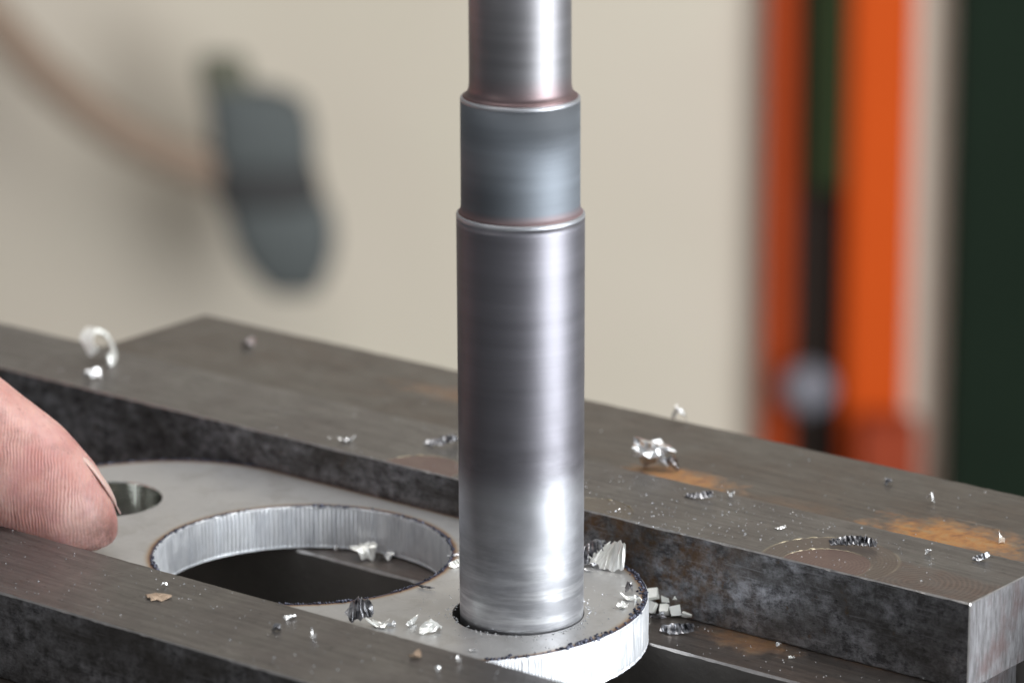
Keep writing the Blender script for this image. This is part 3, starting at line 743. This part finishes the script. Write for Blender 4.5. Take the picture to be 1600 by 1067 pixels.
ho = bpy.data.objects.new('hand_skeleton', hm); COL.objects.link(ho)
sk = ho.modifiers.new('skin', 'SKIN')
for i, (_, r) in enumerate(nodes): hm.skin_vertices[0].data[i].radius = (r, r * .9); hm.skin_vertices[0].data[i].use_root = (i == 3)
sb = ho.modifiers.new('s', 'SUBSURF'); sb.levels = 2; sb.render_levels = 2
dg = bpy.context.evaluated_depsgraph_get()
hmesh = bpy.data.meshes.new_from_object(ho.evaluated_get(dg))
bpy.data.objects.remove(ho)
bm = bmesh.new(); bm.from_mesh(me); bm.from_mesh(hmesh); bmesh.ops.recalc_face_normals(bm, faces=bm.faces)
bm.to_mesh(me); bm.free()
th = bpy.data.objects.new('person', me); COL.objects.link(th)
rm = th.modifiers.new('r', 'REMESH'); rm.mode = 'VOXEL'; rm.voxel_size = .13; rm.use_smooth_shade = True
sm = th.modifiers.new('sm', 'SMOOTH'); sm.factor = .6; sm.iterations = 5
dg = bpy.context.evaluated_depsgraph_get(); fm = bpy.data.meshes.new_from_object(th.evaluated_get(dg))
th.modifiers.clear(); th.data = fm; fm.materials.clear(); fm.materials.append(M_skin)
# flesh folds: soft creases near the joint and small swellings of the pad
fm.polygons.foreach_set('use_smooth', [True] * len(fm.polygons))
for v in fm.vertices:
    d = v.normal * (.018 * noise.noise(v.co * 1.6) + .006 * noise.noise(v.co * 5))
    v.co += d
off0 = tip.copy()
for v in fm.vertices: v.co -= off0
th.location = off0
tag(th, 'bare hand pressing the plate down with its thumb, entering at the left', 'person')
# nail: a thin curved shell on the far upper side of the tip
pa = tp(124, 708, .25); pb = tp(189, 801, .08)
ax = (pb - pa).normalized(); nu = (CU * .62 + CR * .62 + CF * .45); nu = (nu - ax * nu.dot(ax)).normalized(); nw = ax.cross(nu).normalized()
V = []; F = []; na, nb = 16, 14
for s in (0, 1):
    for i in range(na + 1):
        t = i / na; Lr = (pb - pa).length
        half = .62 * (1 - .25 * abs(2 * t - 1) ** 3) * (math.sin(PI * min(1, (t + .16))) ** .35 if t > .5 else 1)
        for j in range(nb + 1):
            u = (j / nb * 2 - 1); ang_ = u * 1.0
            q = pa + ax * (Lr * t) + nw * math.sin(ang_) * half - nu * (1 - math.cos(ang_)) * half * .75 + nu * (.05 * math.sin(PI * t) - .035 - .035 * s)
            q = q + CF * .30
            V.append(q)
m = (na + 1) * (nb + 1)
for i in range(na):
    for j in range(nb):
        a = i * (nb + 1) + j; F += [(a, a + 1, a + nb + 2, a + nb + 1), (m + a, m + a + nb + 1, m + a + nb + 2, m + a + 1)]
for i in range(na): 
    for j in (0, nb): a = i * (nb + 1) + j; F.append((a, a + nb + 1, m + a + nb + 1, m + a))
for j in range(nb):
    for i in (0, na): a = i * (nb + 1) + j; F.append((a, a + 1, m + a + 1, m + a))
g = G('nail'); M_nail = g.set(color=(.66, .46, .41), rough=.35, sss=.2)
nl = fixn(link('nail', [v - off0 for v in V], F, M_nail, th, smooth=True))

# ------------------------------------------------------------------ the workshop behind
DW = 300
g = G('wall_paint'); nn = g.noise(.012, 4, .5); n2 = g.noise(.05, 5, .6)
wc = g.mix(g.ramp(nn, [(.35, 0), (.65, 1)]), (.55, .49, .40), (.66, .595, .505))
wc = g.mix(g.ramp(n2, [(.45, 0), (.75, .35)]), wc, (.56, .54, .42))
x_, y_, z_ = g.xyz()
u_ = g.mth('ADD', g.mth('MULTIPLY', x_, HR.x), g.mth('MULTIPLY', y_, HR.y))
falloff_u = g.mth('ADD', u_, g.mth('MULTIPLY', g.noise(.03, 4), 30))
wc = g.mix(g.mth('MULTIPLY', g.rng(falloff_u, CAM.dot(HR) - 8, CAM.dot(HR) - 34), .55), wc, (.40, .345, .29))  # left end: soft stain plus light falloff painted into the wall colour
g.bump(g.noise(.6, 4), .2, .1)
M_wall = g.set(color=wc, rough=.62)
def upright(depth, u, z):                # a point of the workshop frame: depth into it, u to the right
    p = CAM + H * depth + HR * u; return Vector((p.x, p.y, z))
def ubox(name, d0, d1, u0, u1, z0, z1, mat, parent=None, bev=.3):
    bm = bmesh.new()
    vs = [bm.verts.new(upright(d, u, z)) for z in (z0, z1) for d, u in ((d0, u0), (d0, u1), (d1, u1), (d1, u0))]
    for f in ((3, 2, 1, 0), (4, 5, 6, 7), (0, 1, 5, 4), (1, 2, 6, 5), (2, 3, 7, 6), (3, 0, 4, 7)): bm.faces.new([vs[i] for i in f])
    bmesh.ops.recalc_face_normals(bm, faces=bm.faces)
    if bev: bmesh.ops.bevel(bm, geom=bm.edges[:], offset=bev, segments=2, affect='EDGES')
    me = bpy.data.meshes.new(name); bm.to_mesh(me); bm.free(); me.materials.append(mat)
    o = bpy.data.objects.new(name, me); COL.objects.link(o)
    for p in o.data.polygons: p.use_smooth = False
    if parent: o.parent = parent; o.location = -Vector(parent.location)
    return o
FL = -105
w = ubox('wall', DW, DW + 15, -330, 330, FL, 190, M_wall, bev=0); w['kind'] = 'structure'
fl_ = ubox('floor', -120, DW, -330, 330, FL - 10, FL, simple('concrete_floor', (.22, .21, .20), .7, 0, .2, .02), bev=0); fl_['kind'] = 'structure'
def U(px, depth, py=300): return (far(px, py, depth) - CAM).dot(HR)
# orange machine column with a dark recess
DO = 296
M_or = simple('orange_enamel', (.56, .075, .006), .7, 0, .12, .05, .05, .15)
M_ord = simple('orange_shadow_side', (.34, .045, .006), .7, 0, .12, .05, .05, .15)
M_blk = simple('black_recess', (.022, .016, .013), .8, spec=.1)
zc0, zc1 = FL, 40
colm = empty('machine_column', upright(DO, U(1300, DO), FL))
colm_b = [U(x, DO) for x in (1196, 1242, 1325, 1425)]
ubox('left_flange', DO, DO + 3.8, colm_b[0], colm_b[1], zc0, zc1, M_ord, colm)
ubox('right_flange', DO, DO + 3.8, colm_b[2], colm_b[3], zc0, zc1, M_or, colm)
ubox('recess_panel', DO + 2.8, DO + 3.7, colm_b[1], colm_b[2], zc0, zc1, M_blk, colm)
zg = far(1290, 280, DO + 5).z
ubox('green_strip', DO + .8, DO + 2.6, U(1262, DO + 3), U(1318, DO + 3), zg, zc1, simple('green_enamel', (.022, .033, .012), .8, spec=.15), colm)
zk = far(1270, 590, DO).z
bm = bmesh.new(); bmesh.ops.create_uvsphere(bm, u_segments=24, v_segments=16, radius=2.1)
kp = upright(DO - 3, U(1268, DO - 3), zk)
for v in bm.verts: v.co.z *= .95; v.co += kp - Vector(colm.location)
me = bpy.data.meshes.new('knob'); bm.to_mesh(me); bm.free(); me.materials.append(simple('grey_knob_plastic', (.19, .19, .22), .7))
kn = bpy.data.objects.new('knob', me); COL.objects.link(kn); kn.parent = colm
ubox('knob_stem', DO - 1, DO + 2.7, U(1262, DO), U(1278, DO), zk - .6, zk + .6, M_blk, kn); kn.children[0].location = -Vector(colm.location)
# a dull red foot below, in front of the column
zf = far(1380, 640, DO).z
ubox('red_foot', DO - 4, DO - .5, U(1345, DO), U(1440, DO), FL, zf, simple('dull_red_enamel', (.30, .05, .02), .7, spec=.15), colm)
tag(colm, 'tall orange machine column with a black recess, green strip and grey knob', 'machine column')
# the dark green cabinet at the right
DG = 296
ug = U(1492, DG, 200)
cab = ubox('machine_cabinet', DG, DG + 3.8, ug, ug + 70, FL, 60, simple('dark_green_enamel', (.010, .018, .011), .85, 0, .3, .04, spec=.1), bev=.3)
tag(cab, 'nearly black green machine cabinet at the right', 'cabinet')
# plug and cable at the left, hanging in front of the wall
DP = 284
def blob_loft(name, pts, mat, parent, flat=.6, n=24):
    V = []; F = []
    for px, py, hw in pts:
        c = far(px, py, DP); s = (c - CAM).dot(CF) / FPX
        for j in range(n):
            t = 2 * PI * j / n
            x = math.copysign(abs(math.cos(t)) ** .7, math.cos(t)); y = math.copysign(abs(math.sin(t)) ** .7, math.sin(t))
            V.append(c + HR * hw * s * x + H * hw * s * flat * y - Vector(parent.location))
    m = len(pts)
    for i in range(m - 1):
        for j in range(n): a = i * n + j; b = i * n + (j + 1) % n; F.append((a, b, b + n, a + n))
    F.append(tuple(range(n))); F.append(tuple(range(m * n - 1, (m - 1) * n - 1, -1)))
    return fixn(link(name, V, F, mat, parent, smooth=True))
plug = empty('power_plug', far(400, 290, DP))
M_pb = simple('blue_grey_housing', (.095, .105, .105), .8, spec=.2); M_pd = simple('dark_grip', (.05, .05, .05), .8, spec=.2); M_ol = simple('olive_cap', (.12, .12, .09), .8, spec=.2)
blob_loft('cap', [(346, 88, 30), (347, 92, 38), (352, 130, 40), (358, 150, 42)], M_ol, plug)
blob_loft('upper_housing', [(372, 135, 40), (384, 142, 62), (400, 160, 78), (408, 200, 82), (412, 240, 80), (414, 262, 76)], M_pb, plug)
blob_loft('grip', [(412, 258, 80), (415, 275, 84), (420, 300, 84), (424, 318, 82)], M_pd, plug)
blob_loft('lower_housing', [(428, 310, 78), (436, 330, 84), (444, 370, 82), (450, 410, 70), (456, 440, 50), (460, 456, 36)], M_pb, plug)
tag(plug, 'dark blue-grey industrial plug out of focus at the upper left', 'plug')
V = []; F = []; pts = [(-160, -140), (-80, -50), (0, 42), (60, 108), (130, 168), (200, 214), (270, 246), (345, 272)]
n = 14
for k, (px, py) in enumerate(pts):
    c = far(px, py, DP)
    a = far(*pts[max(0, k - 1)], DP); b = far(*pts[min(len(pts) - 1, k + 1)], DP); ax = (b - a).normalized(); up = ax.cross(H).normalized()
    rr = 1.6
    for j in range(n): t = 2 * PI * j / n; V.append(c + up * rr * math.cos(t) + H * rr * math.sin(t))
for i in range(len(pts) - 1):
    for j in range(n): a = i * n + j; b = i * n + (j + 1) % n; F.append((a, b, b + n, a + n))
cb = fixn(link('power_cable', V, F, simple('brown_rubber', (.25, .185, .14), .8, spec=.2), loc=far(400, 288, DP), smooth=True))
tag(cb, 'thick brown cable curving down to the blue-grey plug', 'cable')
# the plug's bracket to the wall, out of sight behind it
ubox('bracket', DP + 1, DW, U(412, DP) - .8, U(412, DP) + .8, far(400, 250, DP).z - 1, far(400, 250, DP).z + 1, M_pd, plug)
